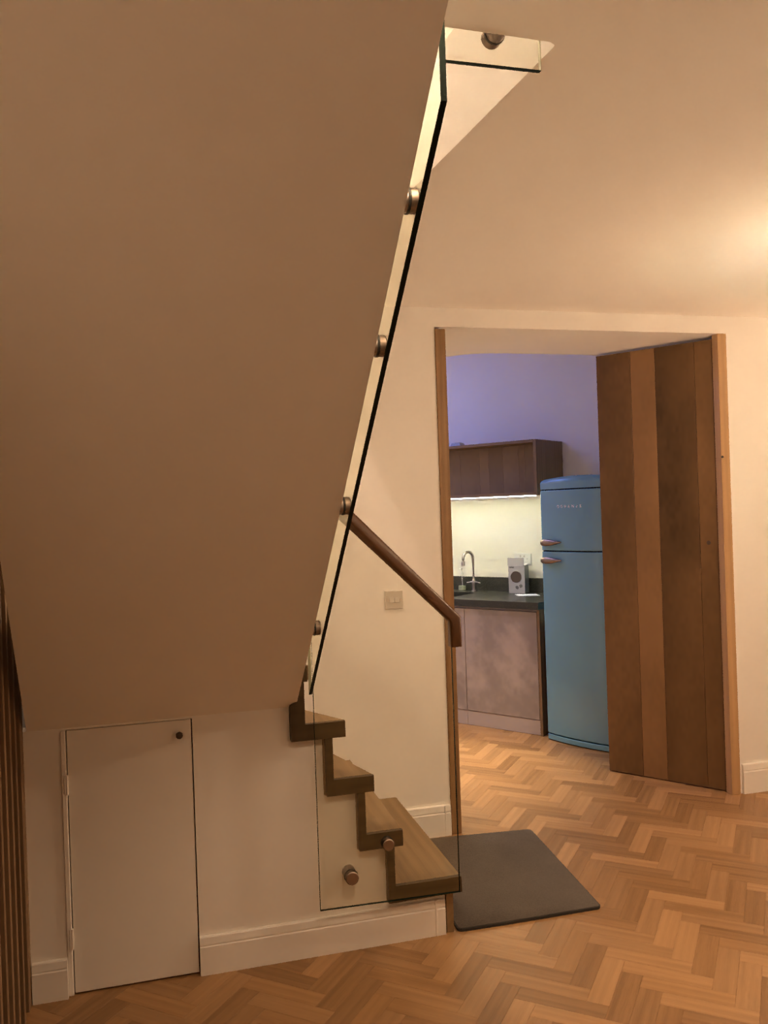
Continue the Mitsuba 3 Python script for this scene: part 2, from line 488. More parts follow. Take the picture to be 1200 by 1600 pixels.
add('ceiling_stair', flight_mesh(), 'ceiling_paint', 12)
tag('ceiling_stair', 'large plain sloping underside of the upper stair flight', 'stair underside', kind='structure')

# ------------------------------------------------------------------ oak jambs and the oak plank door
wood('trim_2', cbox(OX0 + 0.0005, 1.316, YB - 0.008, YB + 0.10, 0.0, OH - 0.012, 0.002), 'jamb_oak', [0, 0, 1], piece_of(0.18))
tag('trim_2', 'narrow oak jamb on the left of the kitchen doorway', 'door jamb', kind='structure')
wood('trim_3', cbox(2.812, OX1 - 0.0005, YB - 0.008, YB + 0.040, 0.0, OH - 0.001, 0.002), 'jamb_oak', [0, 0, 1], piece_of(0.92))
tag('trim_3', 'pale oak jamb on the right of the kitchen doorway', 'door jamb', kind='structure')
add('trim_3__screw', aim(trimesh.creation.cylinder(radius=0.006, height=0.004, sections=20), [2.818, YB - 0.009, 1.765], [0, -1, 0]), 'rubber')
labels['trim_3__screw'] = {'label': 'small dark peg in the jamb'}
DA, DB = np.array([2.833, 3.775, 0.0]), np.array([2.428, 4.317, 0.0])
DX = (DB - DA) / np.linalg.norm(DB - DA)
DN = np.array([-DX[1], DX[0], 0.0]); DN = DN if DN @ KN > 0 else -DN          # towards the hall
DM = np.eye(4); DM[:3, 0], DM[:3, 1], DM[:3, 2], DM[:3, 3] = -DX, -DN, [0, 0, 1], DA
PT = OH - 0.020


def plank(s0, s1, piece, i):
    m = placed(cbox(-s1 + 0.0006, -s0 - 0.0006, 0.0, 0.040, 0.006, PT, 0.0012), DM)
    wood(name('door_2__plank', i), m, 'door_oak', [0, 0, 1], piece)


DOOR_PIECES = [(0.024, 0.121, piece_of(0.36)), (0.121, 0.336, piece_of(0.22)), (0.336, 0.474, piece_of(0.93)), (0.474, 0.676, piece_of(0.42))]
for i, (s0, s1, piece) in enumerate(DOOR_PIECES):
    plank(s0, s1, piece, i)
tag('door_2', 'tall oak plank door standing open into the kitchen beside the blue fridge', 'door', kind='structure')
labels['door_2__plank_002'] = {'label': 'paler plank with a cathedral grain'}
knot = aim(lathe([(0, 0), (0.011, 0), (0.010, 0.0006), (0, 0.0006)], 24), DM[:3, :3] @ [-0.076, 0, 1.317] + DA, DN)
add('door_2__knot', knot, 'print_brown')
labels['door_2__knot'] = {'label': 'dark knot in the plank next to the jamb'}

# ------------------------------------------------------------------ staircase
YS, YE = 2.880, YB - 0.002
tz = [0.209, 0.406, 0.612, 0.815, 1.019]
TH = 0.056
tan3, tan4, tan5 = math.tan(math.radians(15.8)), math.tan(math.radians(28.3)), math.tan(math.radians(45))
L = YE - YS
treads = [
    [(0.750, YS), (0.999, YS), (0.999, YE), (0.750, YE)],
    [(0.650, YS), (0.783, YS), (0.787, YE), (0.650 - tan3 * L, YE)],
    [(0.540, YS), (0.684, YS), (0.684 - tan3 * L, YE), (0.540 - tan4 * L, YE)],
    [(0.446, YS), (0.587, YS), (0.587 - tan4 * L, YE), (-0.36, YE)],
    [(0.420, YS), (0.465, YS), (0.465 - tan5 * L, YE), (-0.455, YE), (-0.455, YS + 0.07)],
]
for i, p in enumerate(treads):
    wood(name('staircase__tread', i), bevel_prism(p, tz[i] - TH, tz[i], 0.0025), 'stair_oak', [0, 1, 0], 420 + i)
risers = [
    [(0.945, YS + 0.004), (0.971, YS + 0.004), (0.971, YE), (0.945, YE)],
    [(0.724, YS), (0.7498, YS), (0.7498, YE), (0.724, YE)],
    [(0.624, YS), (0.6498, YS), (0.6498 - tan3 * L, YE), (0.624 - tan3 * L, YE)],
    [(0.514, YS), (0.5398, YS), (0.5398 - tan4 * L, YE), (0.514 - tan4 * L, YE)],
    [(0.4205, YS), (0.4458, YS), (-0.36, YE), (-0.386, YE)],
]
rz = [(0.001, 0.1528), (0.150, 0.3498), (0.348, 0.5558), (0.554, 0.7588), (0.757, 0.9628)]
for i, (p, z) in enumerate(zip(risers, rz)):
    wood(name('staircase__riser', i), bevel_prism(p, z[0], z[1], 0.001), 'stair_oak', [0, 1, 0], 430 + i)
wood('staircase__riser_005', cbox(0.396, 0.4195, YS, 2.90, 0.757, 0.886, 0.001), 'stair_end_oak', [0, 0, 1], 436)  # small dark block beside the topmost riser
# dark zigzag facing on the cut ends of the steps
YT = 2.861
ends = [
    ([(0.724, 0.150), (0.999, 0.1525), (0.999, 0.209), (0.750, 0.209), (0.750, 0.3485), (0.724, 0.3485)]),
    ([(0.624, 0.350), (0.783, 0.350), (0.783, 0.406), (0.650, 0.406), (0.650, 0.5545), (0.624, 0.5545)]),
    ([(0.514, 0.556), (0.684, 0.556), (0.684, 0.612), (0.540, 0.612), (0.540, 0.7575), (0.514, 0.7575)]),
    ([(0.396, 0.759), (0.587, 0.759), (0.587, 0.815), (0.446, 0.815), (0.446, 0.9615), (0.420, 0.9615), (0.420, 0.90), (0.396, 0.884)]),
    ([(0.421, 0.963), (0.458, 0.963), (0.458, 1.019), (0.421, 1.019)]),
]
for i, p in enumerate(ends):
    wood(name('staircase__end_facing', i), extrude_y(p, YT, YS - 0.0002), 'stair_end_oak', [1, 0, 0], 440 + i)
labels['staircase__end_facing'] = {'label': 'dark oak facing on the cut end of the step'}
tag('staircase', 'oak winder steps rising left from the doormat behind the glass panel', 'staircase')

# ------------------------------------------------------------------ glass balustrades
GT = 0.010


def glass(key, outline, axis, at, pale=()):
    """a pane: clear sheet in the middle of its thickness, greenish polished edges all round. axis: the plane's normal"""
    poly = Polygon(outline)
    m = extrude(poly, 1e-4)
    tri_v, tri_f = trimesh.creation.triangulate_polygon(poly, engine='earcut')
    v = np.array(tri_v)
    if axis == 'y':
        P = lambda q, w: np.c_[q[:, 0], np.full(len(q), at + w), q[:, 1]]
    else:
        P = lambda q, w: np.c_[np.full(len(q), at + w), q[:, 0], q[:, 1]]
    add(key + '__pane', trimesh.Trimesh(P(v, 0.0), tri_f, process=False), 'pane_glass')
    q = np.array(poly.exterior.coords)[:-1]
    n = len(q)
    inner = np.array(poly.buffer(-0.0006, join_style=2).exterior.coords)[:-1]
    strips, light = [], []
    for i in range(n):
        a, b = q[i], q[(i + 1) % n]
        d = (b - a) / np.linalg.norm(b - a)
        nn = np.array([d[1], -d[0]])
        if not poly.contains(shapely.Point(*((a + b) / 2 - nn * 1e-3))):
            nn = -nn
        pts = np.array([a, b, b - nn * 0.0012, a - nn * 0.0012])
        (light if i in pale else strips).append(hull(np.vstack([P(pts, -GT / 2), P(pts, GT / 2)])))
    add(key + '__edge', join(*strips), 'glass_edge')
    labels[key + '__edge'] = {'label': 'dark green polished edge of the glass'}
    if light:
        add(key + '__edge_001', join(*light), 'glass_edge_glint')
        labels[key + '__edge_001'] = {'label': 'edge of the glass painted pale as if glinting'}


def standoff(key, p, d, length, r=0.021, cap=0.012):
    """button fixing from a surface point p along d: barrel, black washers, cap outside the glass"""
    d = np.array(d, float)
    p = np.array(p, float)
    inner = length - GT / 2
    barrel = lathe([(0, 0), (r, 0), (r, inner - 0.005), (0, inner - 0.005)], 36)
    add(key, aim(barrel, p, d), 'brushed_steel', 40)
    w = lathe([(0, 0), (r * 1.06, 0), (r * 1.06, 0.0048), (0, 0.0048)], 36)
    add(key + '__washer', aim(w, p + d * (inner - 0.0049), d), 'rubber', 40)
    cap += GT                                  # the bolt head's shank passes through the glass
    c = lathe([(0, 0), (r, 0), (r, cap - 0.003), (r - 0.003, cap), (0, cap)], 36)
    add(key + '__cap', aim(c, p + d * (inner + 0.0001), d), 'bronze_steel', 30)


GY, GX = 2.842, 0.437
glass('front_glass_panel', [(0.473, 0.174), (0.9835, 0.164), (0.9835, 1.146), (0.473, 1.684)], 'y', GY)
tag('front_glass_panel', 'upright clear glass panel in front of the bottom steps, under the handrail', 'glass panel')
standoff('front_glass_panel__standoff', [0.587, WY, 0.274], [0, -1, 0], WY - GY, 0.0232)
standoff('front_glass_panel__standoff_001', [0.721, YT, 0.372], [0, -1, 0], YT - GY, 0.0215)
GB = -0.8236


def gz(y):
    return 3.1855 - 0.8326 * y


glass('raked_glass_panel', [(2.675, gz(2.675)), (2.675, 1.80), (1.212, 3.02), (1.212, gz(1.212))], 'x', GX, pale=(0,))
tag('raked_glass_panel', 'long sloping glass panel fixed along the edge of the stair underside', 'glass panel')
for i, (y, z) in enumerate([(1.4, 2.091), (1.646, 1.885), (2.032, 1.563), (2.516, 1.196)]):
    standoff(name('raked_glass_panel__standoff', i), [0.4195, y, z], [1, 0, 0], GX - 0.4195, 0.022, 0.006)
glass('stairwell_glass_panel', [(0.578, 2.455), (0.791, 2.455), (0.791, 3.45), (0.578, 3.45)], 'y', 1.596, pale=(1,))
tag('stairwell_glass_panel', 'glass panel hanging at the front edge of the stairwell opening', 'glass panel')
standoff('stairwell_glass_panel__standoff', [0.687, 1.5565, 2.519], [0, 1, 0], 1.596 - 1.5565, 0.021)

# handrail on top of the glass
def rail_mesh():
    w, h = 0.021, 0.021
    path = [np.array(p) for p in ((0.997, GY, 1.049), (0.997, GY, 1.148), (GX, GY, 1.706), (GX, 1.212, 1.706 + 0.8326 * (GY - 1.212)))]
    sec = Polygon([(-w, -h), (w, -h), (w, h), (-w, h)]).buffer(-0.009).buffer(0.009, quad_segs=4)
    q = np.array(sec.exterior.coords)[:-1]
    rings = []
    for i, p in enumerate(path):
        d0 = path[i] - path[i - 1] if i > 0 else path[1] - path[0]
        d1 = path[i + 1] - path[i] if i < len(path) - 1 else d0
        d0, d1 = d0 / np.linalg.norm(d0), d1 / np.linalg.norm(d1)
        t = (d0 + d1) / np.linalg.norm(d0 + d1)
        # outward of the stair for the first legs, then sideways
        side = np.array([0, -1.0, 0]) if i < 2 else (np.array([1.0, 0, 0]) if i > 2 else np.array([0.707, -0.707, 0]))
        side = side - t * (side @ t)
        side /= np.linalg.norm(side)
        up = np.cross(side, t)
        k = 1.0 / max(0.5, d0 @ t)
        ku = k if i in (1,) else 1.0
        ks = 1.35 if i == 2 else 1.0
        rings.append(np.array([p + side * a * ks + up * b * ku for a, b in q]))
    n = len(q)
    v = np.vstack(rings)
    f = []
    for r in range(len(rings) - 1):
        for i in range(n):
            a, b = r * n + i, r * n + (i + 1) % n
            f += [(a, b, a + n), (b, b + n, a + n)]
    for r, rev in ((0, True), (len(rings) - 1, False)):
        c = len(v)
        v = np.vstack([v, rings[r].mean(0)])
        for i in range(n):
            a, b = r * n + i, r * n + (i + 1) % n
            f.append((c, b, a) if rev else (c, a, b))
    m = trimesh.Trimesh(v, f, process=False)
    m.fix_normals()
    return m


hm = rail_mesh()
add('handrail', hm, 'handrail_wood', True, uv=np.c_[hm.vertices[:, 2] * 1.3 + 20, hm.vertices[:, 0] * 0.4 + hm.vertices[:, 1] * 0.5 + 20])
tag('handrail', 'dark wooden handrail capping the glass panels and turning down at its end', 'handrail')

# ------------------------------------------------------------------ doormat
mp = Polygon([(0.984, 2.874), (1.20, 2.868), (1.560, 2.866), (1.630, 3.655), (1.16, 3.706), (1.02, 3.716)]).buffer(-0.02).buffer(0.02, quad_segs=6)
mat_top = extrude(mp.buffer(-0.004), 0.0118, 0.0005)
add('doormat', mat_top, 'mat_pile')
add('doormat__binding', extrude(mp.difference(mp.buffer(-0.0045)), 0.0100, 0.0003), 'rubber')
labels['doormat__binding'] = {'label': 'dark rubber edge of the mat'}
tag('doormat', 'plain grey doormat on the parquet at the foot of the stairs', 'doormat')

# ------------------------------------------------------------------ light switch
def switch_body():
    m = hull(np.vstack([np.array([(-0.043, 0, -0.043), (0.043, 0, -0.043), (0.043, 0, 0.043), (-0.043, 0, 0.043)]),
                        np.array([(-0.041, -0.007, -0.041), (0.041, -0.007, -0.041), (0.041, -0.007, 0.041), (-0.041, -0.007, 0.041)])]))
    m.apply_translation([1.021, YB - 0.0005, 1.128])
    return m


add('light_switch__plate', switch_body(), 'switch_plastic')
for i, dx in enumerate((-0.0122, 0.0122)):
    rk = hull([(-0.0105, 0, -0.0125), (0.0105, 0, -0.0125), (0.0105, 0, 0.0125), (-0.0105, 0, 0.0125), (-0.0105, -0.0045, -0.0115), (0.0105, -0.0045, -0.0115), (0.0105, -0.001, 0.0115), (-0.0105, -0.001, 0.0115)])
    rk.apply_translation([1.021 + dx, YB - 0.0078, 1.128])
    add(name('light_switch__rocker', i), rk, 'switch_plastic')
for i, dx in enumerate((-0.0302, 0.0302)):
    add(name('light_switch__screw', i), aim(trimesh.creation.cylinder(radius=0.0032, height=0.0014, sections=16), [1.021 + dx, YB - 0.0082, 1.128], [0, -1, 0]), 'bronze_steel')
tag('light_switch', 'white square double light switch on the wall behind the glass panel', 'light switch')

# ------------------------------------------------------------------ kitchen units (kitchen frame: x along, y into the wall, z up)
def kadd(key, mesh, bsdf, smooth=False, **k):
    return add(key, K(mesh), bsdf, smooth, **k)


def kwood(key, mesh, bsdf, along, piece):
    m = K(mesh)
    d = KM[:3, :3] @ np.array(along, float)
    return wood(key, m, bsdf, d, piece)


UW = 0.573
for i, x1 in enumerate((-0.002, -0.002 - UW, -0.002 - 2 * UW)):
    key = name('base_cabinet', i)
    x0 = x1 - UW
    kadd(key + '__carcass', join(box(x0 + 0.001, x0 + 0.017, 0.022, 0.58, 0.103, 0.846), box(x1 - 0.017, x1 - 0.001, 0.022, 0.58, 0.103, 0.846),
                                 box(x0 + 0.017, x1 - 0.017, 0.022, 0.58, 0.103, 0.119), box(x0 + 0.017, x1 - 0.017, 0.572, 0.58, 0.119, 0.66), box(x0 + 0.017, x1 - 0.017, 0.022, 0.060, 0.80, 0.846)), 'plain_laminate')
    kadd(key + '__door', cbox(x0 + 0.002, x1 - 0.002, 0.0, 0.020, 0.105, 0.828, 0.001), 'concrete_laminate')
    labels[key + '__door'] = {'label': 'concrete grey cupboard front with darker blotches'}
    kadd(key + '__plinth', box(x0 + 0.001, x1 - 0.001, 0.004, 0.02, 0.002, 0.101), 'plain_laminate')
tag('base_cabinet', 'concrete grey base cabinet under the worktop next to the blue fridge', 'cabinet', 'base cabinets under the worktop')
tag('base_cabinet_001', 'concrete grey base cabinet under the sink, cut off by the doorway jamb', 'cabinet', 'base cabinets under the worktop')
tag('base_cabinet_002', 'concrete grey base cabinet third along from the blue fridge', 'cabinet', 'base cabinets under the worktop')
kadd('end_panel', cbox(0.0, 0.020, -0.004, 0.58, 0.002, 0.846, 0.001), 'walnut', uv=grain_uv(cbox(0.0, 0.020, -0.004, 0.58, 0.002, 0.846, 0.001), [0, 0, 1], 451))
tag('end_panel', 'thin brown end panel between the base cabinet and the blue fridge', 'panel')

top = sbox(-1.722, -0.024, 0.022, 0.595)
sink_hole = sbox(-1.32, 0.09, -0.72, 0.42).buffer(-0.05).buffer(0.05)
kadd('worktop', extrude(top.difference(sink_hole), 0.048, 0.847), 'worktop_stone')
tag('worktop', 'dark stone worktop along the kitchen wall holding the sink and tap', 'worktop')
kadd('worktop__upstand', cbox(-1.722, 0.022, 0.578, 0.597, 0.8955, 0.999, 0.001), 'worktop_stone')
bowl_o, bowl_i = sink_hole.buffer(0.012), sink_hole.buffer(-0.004)
bowl = join(extrude(bowl_o.difference(bowl_i), 0.17, 0.676), extrude(bowl_i, 0.004, 0.676))
kadd('sink', bowl, 'sink_dark')
tag('sink', 'dark undermounted sink let into the stone worktop below the tap', 'sink')
kadd('splashback', box(-1.722, 0.022, 0.593, 0.599, 1.000, 1.596), 'splash_paint')
tag('splashback', 'smooth pale splashback lit by the strip light under the shelf unit', 'splashback')

# tap
TP = np.array([-0.790, 0.490, 0.8955])
body = lathe([(0, 0), (0.022, 0), (0.022, 0.006), (0.016, 0.010), (0.0155, 0.055), (0.019, 0.062), (0.019, 0.078), (0.013, 0.086), (0.0105, 0.10), (0, 0.10)], 32)
kadd('tap__body', placed(body, trimesh.transformations.translation_matrix(TP)), 'brushed_steel', 40)
R = 0.052
sp = [TP + [0, 0, 0.09], TP + [0, 0, 0.255]] + [TP + [0, -R + R * math.cos(a), 0.255 + R * math.sin(a)] for a in np.linspace(0.15, math.pi, 16)] + [TP + [0, -2 * R, 0.222]]
dirv = np.array([-0.25, -0.97, 0])
sp = [TP + dirv * (TP[1] - q[1]) + [0, 0, q[2] - TP[2]] for q in sp]
kadd('tap__spout', tube(sp, 0.0098, 18), 'brushed_steel', 50)
nz = lathe([(0, 0), (0.013, 0), (0.013, 0.030), (0.0098, 0.034), (0, 0.034)], 24)
nz.apply_translation(sp[-1] - [0, 0, 0.018])
kadd('tap__nozzle', nz, 'brushed_steel', 40)
for i, s in enumerate((-1, 1)):
    lever = join(tube([TP + [s * 0.014, 0, 0.070], TP + [s * 0.030, 0, 0.070]], 0.008, 14), tube([TP + [s * 0.030, 0, 0.070], TP + [s * 0.062, -0.004, 0.066]], 0.0048, 12))
    kadd(name('tap__lever', i), lever, 'brushed_steel', 40)
tag('tap', 'brushed steel mixer tap with a swan neck spout and two levers', 'tap')

# soap bottle
SP = np.array([-0.925, 0.535, 0.8955])
tr = trimesh.transformations.translation_matrix
kadd('soap_bottle__bottle', placed(lathe([(0, 0), (0.030, 0), (0.031, 0.004), (0.031, 0.092), (0.027, 0.104), (0.013, 0.114), (0.012, 0.122), (0, 0.122)], 32), tr(SP)), 'clear_plastic', 40)
kadd('soap_bottle__soap', placed(lathe([(0, 0), (0.028, 0), (0.028, 0.034), (0, 0.034)], 32), tr(SP + [0, 0, 0.002])), 'soap_liquid', 40)
kadd('soap_bottle__pump', placed(join(lathe([(0, 0), (0.013, 0), (0.013, 0.016), (0.005, 0.018), (0.005, 0.040), (0.009, 0.042), (0.009, 0.054), (0, 0.056)], 24),
                                     hull([(-0.006, 0.0, 0.044), (0.006, 0.0, 0.044), (-0.006, 0, 0.052), (0.006, 0, 0.052), (-0.004, -0.034, 0.042), (0.004, -0.034, 0.042), (-0.004, -0.034, 0.047), (0.004, -0.034, 0.047)])), tr(SP + [0, 0, 0.1225])), 'white_plastic', 40)
kadd('soap_bottle__dip_tube', tube([SP + [0.004, 0, 0.008], SP + [0.002, 0, 0.06], SP + [0, 0, 0.121]], 0.0022, 8), 'white_plastic', 40)
tag('soap_bottle', 'clear pump bottle of soap standing left of the tap', 'soap bottle')

# carton
BM = tr([-0.462, 0.452, 0.8957]) @ trimesh.transformations.rotation_matrix(math.radians(8), [0, 0, 1])


def cadd(key, mesh, bsdf, smooth=False):
    return kadd(key, placed(mesh, BM), bsdf, smooth)


cadd('carton__front', cbox(0, 0.127, 0, 0.006, 0.0, 0.205, 0.001), 'carton_grey')
cadd('carton__flap', hull([(-0.004, 0.001, 0.2055), (0.124, 0.001, 0.2055), (-0.008, 0.010, 0.262), (0.120, 0.010, 0.262), (-0.004, 0.005, 0.2055), (0.124, 0.005, 0.2055), (-0.008, 0.014, 0.262), (0.120, 0.014, 0.262)]), 'carton_grey')
cadd('carton__body', cbox(0.001, 0.1265, 0.0065, 0.092, 0.0, 0.2045, 0.001), 'carton_side')
cadd('carton__lid', hull([(0.001, 0.02, 0.206), (0.127, 0.02, 0.206), (0.001, 0.091, 0.212), (0.127, 0.091, 0.212), (0.001, 0.02, 0.208), (0.127, 0.02, 0.208), (0.001, 0.091, 0.214), (0.127, 0.091, 0.214)]), 'paper')


def disc(x, z, r):
    return aim(lathe([(0, 0), (r, 0), (r * 0.97, 0.0010), (0, 0.0010)], 36), [x, 0.0, z], [0, -1, 0])


cadd('carton__picture', disc(0.060, 0.122, 0.043), 'print_brown')
labels['carton__picture'] = {'label': 'large dark brown disc printed on the front'}
cadd('carton__picture_001', disc(0.066, 0.043, 0.013), 'print_dark')
cadd('carton__picture_002', disc(0.095, 0.055, 0.013), 'print_dark')
cadd('carton__picture_003', box(0.012, 0.044, -0.0008, 0, 0.188, 0.198), 'print_dark')
tag('carton', 'pale grey carton with a dark round picture standing beside the fridge', 'carton')

lf = Polygon([(0, 0), (0.075, -0.085), (0.21, -0.01), (0.13, 0.075)])
lm = extrude(lf, 0.0025)
lm.apply_translation([-0.375, 0.385, 0.8957])
kadd('leaflet', lm, 'paper')
tag('leaflet', 'white paper leaflet lying on the worktop in front of the carton', 'leaflet')

# double socket
kadd('wall_socket__plate', hull([(x, y, z) for x, z in ((-0.485, 1.098), (-0.339, 1.098), (-0.339, 1.186), (-0.485, 1.186)) for y in (0.5928,)] + [(x, 0.586, z) for x, z in ((-0.482, 1.101), (-0.342, 1.101), (-0.342, 1.183), (-0.482, 1.183))]), 'white_plastic')
for i, cx in enumerate((-0.450, -0.374)):
    holes = join(*[box(cx + a - w, cx + a + w, 0.5852, 0.5860, 1.125 + b - h, 1.125 + b + h) for a, b, w, h in ((0, 0.018, 0.002, 0.004), (-0.011, -0.004, 0.0032, 0.002), (0.011, -0.004, 0.0032, 0.002))])
    kadd(name('wall_socket__pin_hole', i), holes, 'print_dark')
for i, cx in enumerate((-0.428, -0.396)):
    kadd(name('wall_socket__rocker', i), box(cx - 0.006, cx + 0.006, 0.5835, 0.586, 1.157, 1.170), 'switch_plastic')
tag('wall_socket', 'white double socket on the splashback above the carton', 'socket')

# open shelf unit
SX0, SX1, SY0, SY1, SZ0, SZ1 = -1.72, -0.062, 0.185, 0.598, 1.618, 2.004
kwood('open_shelf_unit__top', cbox(SX0, SX1 - 0.0225, SY0, SY1, SZ1 - 0.020, SZ1, 0.001), 'walnut', [1, 0, 0], 460)
kwood('open_shelf_unit__bottom', cbox(SX0, SX1 - 0.0225, SY0, SY1, SZ0, SZ0 + 0.020, 0.001), 'walnut', [1, 0, 0], 461)
kwood('open_shelf_unit__side', cbox(SX1 - 0.022, SX1, SY0, SY1, SZ0, SZ1, 0.001), 'walnut', [0, 0, 1], 462)
kwood('open_shelf_unit__side_001', cbox(SX0 - 0.022, SX0 - 0.0005, SY0, SY1, SZ0, SZ1, 0.001), 'walnut', [0, 0, 1], 463)
xs = [SX0, -1.60, -1.35, -1.12, -0.93, -0.80, -0.63, -0.55, -0.43, -0.30, -0.25, -0.15, SX1 - 0.0225]
for i in range(len(xs) - 1):
    kwood(name('open_shelf_unit__back_board', i), box(xs[i] + 0.0004, xs[i + 1] - 0.0004, SY0 + 0.185, SY0 + 0.2, SZ0 + 0.0205, SZ1 - 0.0205), 'walnut', [0, 0, 1], 470 + i)
tag('open_shelf_unit', 'long walnut open shelf unit hung on the violet kitchen wall', 'shelf unit')
scene['strip_light'] = emit(K(box(SX0 + 0.02, SX1 - 0.03, SY0 + 0.012, SY0 + 0.034, SZ0 - 0.009, SZ0 - 0.0005)), LED)
tag('strip_light', 'glowing strip light along the underside of the walnut shelf unit', 'strip light')
gd = hull([(x, y, z) for x in (-0.835, -0.735) for y in (0.28, 0.36) for z in (2.0045,)] + [(x, y, 2.034) for x in (-0.822, -0.752) for y in (0.29, 0.35)])
kadd('grey_box__case', gd, 'grey_plastic')  # grey box of unknown kind
kadd('grey_box__foot', box(-0.80, -0.76, 0.30, 0.34, 2.0343, 2.038), 'grey_plastic')
tag('grey_box', 'small grey plastic box lying on top of the shelf unit', 'box')

# ------------------------------------------------------------------ fridge (own frame: x across, y out of the front, z up)
FA = math.radians(7.4)
FC = K0 + KE * 0.372 + KN * 0.086
fx, fy = KE * math.cos(FA) + KN * math.sin(FA), KN * math.cos(FA) - KE * math.sin(FA)
FM = np.eye(4); FM[:3, 0], FM[:3, 1], FM[:3, 2], FM[:3, 3] = fx, fy, [0, 0, 1], FC
if np.linalg.det(FM[:3, :3]) < 0:           # keep the frame right-handed: x towards the left of the picture
    FM[:3, 0] = -fx
FS = 1 if FM[:3, 0] @ KE > 0 else -1
HW = 0.302


def bow(x):
    return 0.036 * (1 - (x / HW) ** 2)


def front_outline(y_back, inset=0.0):
    xs_ = np.linspace(-HW, HW, 33)
    p = Polygon([(x, bow(x)) for x in xs_] + [(HW, y_back), (-HW, y_back)])
    p = p.buffer(-0.022, join_style=1).buffer(0.022, quad_segs=6)
    return p.buffer(-inset) if inset else p


def rounded(y_back, z0, z1, c):
    """bow fronted body with rounded top and bottom edges"""
    pts = []
    for a in np.linspace(0, math.pi / 2, 5):
        ins, dz = c * (1 - math.sin(a)), c * (1 - math.cos(a))
        q = np.array(front_outline(y_back, max(ins, 1e-5)).exterior.coords)[:-1]
        pts += [np.c_[q, np.full(len(q), z0 + dz)], np.c_[q, np.full(len(q), z1 - dz)]]
    return hull(np.vstack(pts))


def fadd(key, mesh, bsdf, smooth=35, **k):
    return add(key, placed(mesh, FM), bsdf, smooth, **k)


FD = -0.60
fadd('fridge__body', box(-HW + 0.006, HW - 0.006, FD, -0.062, 0.012, 1.650), 'fridge_blue', False)
fadd('fridge__gasket', box(-HW + 0.010, HW - 0.010, -0.0615, -0.012, 0.02, 1.66), 'gap_black', False)
fadd('fridge__plinth', rounded(-0.05, 0.006, 0.040, 0.004), 'fridge_blue')
fadd('fridge__lower_door', rounded(-0.058, 0.047, 1.2405, 0.006), 'fridge_blue')
fadd('fridge__upper_door', rounded(-0.058, 1.2475, 1.640, 0.006), 'fridge_blue')


def top_mesh():
    pts = []
    q0 = front_outline(FD)
    for a in np.linspace(0, math.pi / 2, 8):
        q = np.array(q0.buffer(-0.035 * (1 - math.cos(a)) - 1e-5).exterior.coords)[:-1]
        crown = np.array([0.020 * (1 - (x / HW) ** 2) for x in q[:, 0]])
        z = 1.684 + 0.024 * math.sin(a) + crown * math.sin(a)
        pts.append(np.c_[q, z])
    q = np.array(q0.buffer(-1e-5).exterior.coords)[:-1]
    pts.append(np.c_[q, np.full(len(q), 1.6465)])
    return hull(np.vstack(pts))


fadd('fridge__top', top_mesh(), 'fridge_blue')


def handle_mesh(z):
    """flat boomerang handle, thick at the outer edge and running to a tip"""
    pts = []
    for x, r, y in ((-0.266, 0.024, 0.024), (-0.238, 0.027, 0.036), (-0.205, 0.024, 0.042), (-0.165, 0.015, 0.042), (-0.125, 0.005, 0.040)):
        s = trimesh.creation.icosphere(subdivisions=2, radius=1.0)
        s.apply_scale([r, 0.011 if r > 0.01 else 0.006, r * 0.85])
        s.apply_translation([x * FS, y + 0.004, z + 0.005 * (x + 0.3) / 0.17])
        pts.append(s)
    segs = [trimesh.Trimesh(np.vstack([pts[i].vertices, pts[i + 1].vertices])).convex_hull for i in range(len(pts) - 1)]
    a = m3.Manifold()
    for s in segs:
        a = a + m3.Manifold(m3.Mesh(np.asarray(s.vertices, np.float32), np.asarray(s.faces, np.uint32)))
    mm = a.to_mesh()
    post = cbox(min(-0.262 * FS, -0.222 * FS), max(-0.262 * FS, -0.222 * FS), 0.004, 0.036, z - 0.010, z + 0.010, 0.003)
    return join(trimesh.Trimesh(mm.vert_properties[:, :3], mm.tri_verts), post)


fadd('fridge__handle', handle_mesh(1.298), 'handle_metal', 40)
fadd('fridge__handle_001', handle_mesh(1.182), 'handle_metal', 40)
letters = []
for i, ch in enumerate('GORENJE'):
    t = meshkit.text_mesh(ch, 0.017, 0.002, bold=True)
    w = t.bounds[1][0] - t.bounds[0][0]
    xk = -0.142 + i * 0.0285                         # from the left of the picture
    t.apply_translation([-w / 2 - t.bounds[0][0], 0, 0])
    # letter plane: x to the right of the viewer, up, and out of the door
    right = np.array([FS, 0, 0.0])
    mt = np.eye(4); mt[:3, 0], mt[:3, 1], mt[:3, 2], mt[:3, 3] = right, [0, 0, 1], [0, 1, 0], [xk * FS, bow(xk) - 0.0006, 1.524]
    letters.append(placed(t, mt))
fadd('fridge__lettering', join(*letters), 'steel_letter', False)
labels['fridge__lettering'] = {'label': 'small silver capital letters on the upper door'}
tag('fridge', 'sky blue retro fridge freezer with a bowed front beside the oak door', 'fridge')
cable = [(0.03, 0.30, 1.712), (0.10, 0.22, 1.722), (0.20, 0.12, 1.75), (0.30, 0.05, 1.775), (0.40, 0.20, 1.79), (0.50, 0.58, 1.80)]
cx = np.array(cable)
ts = np.linspace(0, len(cx) - 1, 40)
from scipy.interpolate import CubicSpline
cp = CubicSpline(np.arange(len(cx)), cx)(ts)
cp[:, 1] = np.interp(ts, np.arange(len(cx)), cx[:, 1])
CAB = np.array([(0.36, 0.40, 1.7405), (0.42, 0.34, 1.744), (0.50, 0.27, 1.762), (0.58, 0.26, 1.772), (0.66, 0.36, 1.775), (0.72, 0.59, 1.78)])
kadd('cable', tube(CubicSpline(np.arange(6), CAB)(np.linspace(0, 5, 30)), 0.004, 10), 'rubber', 50)
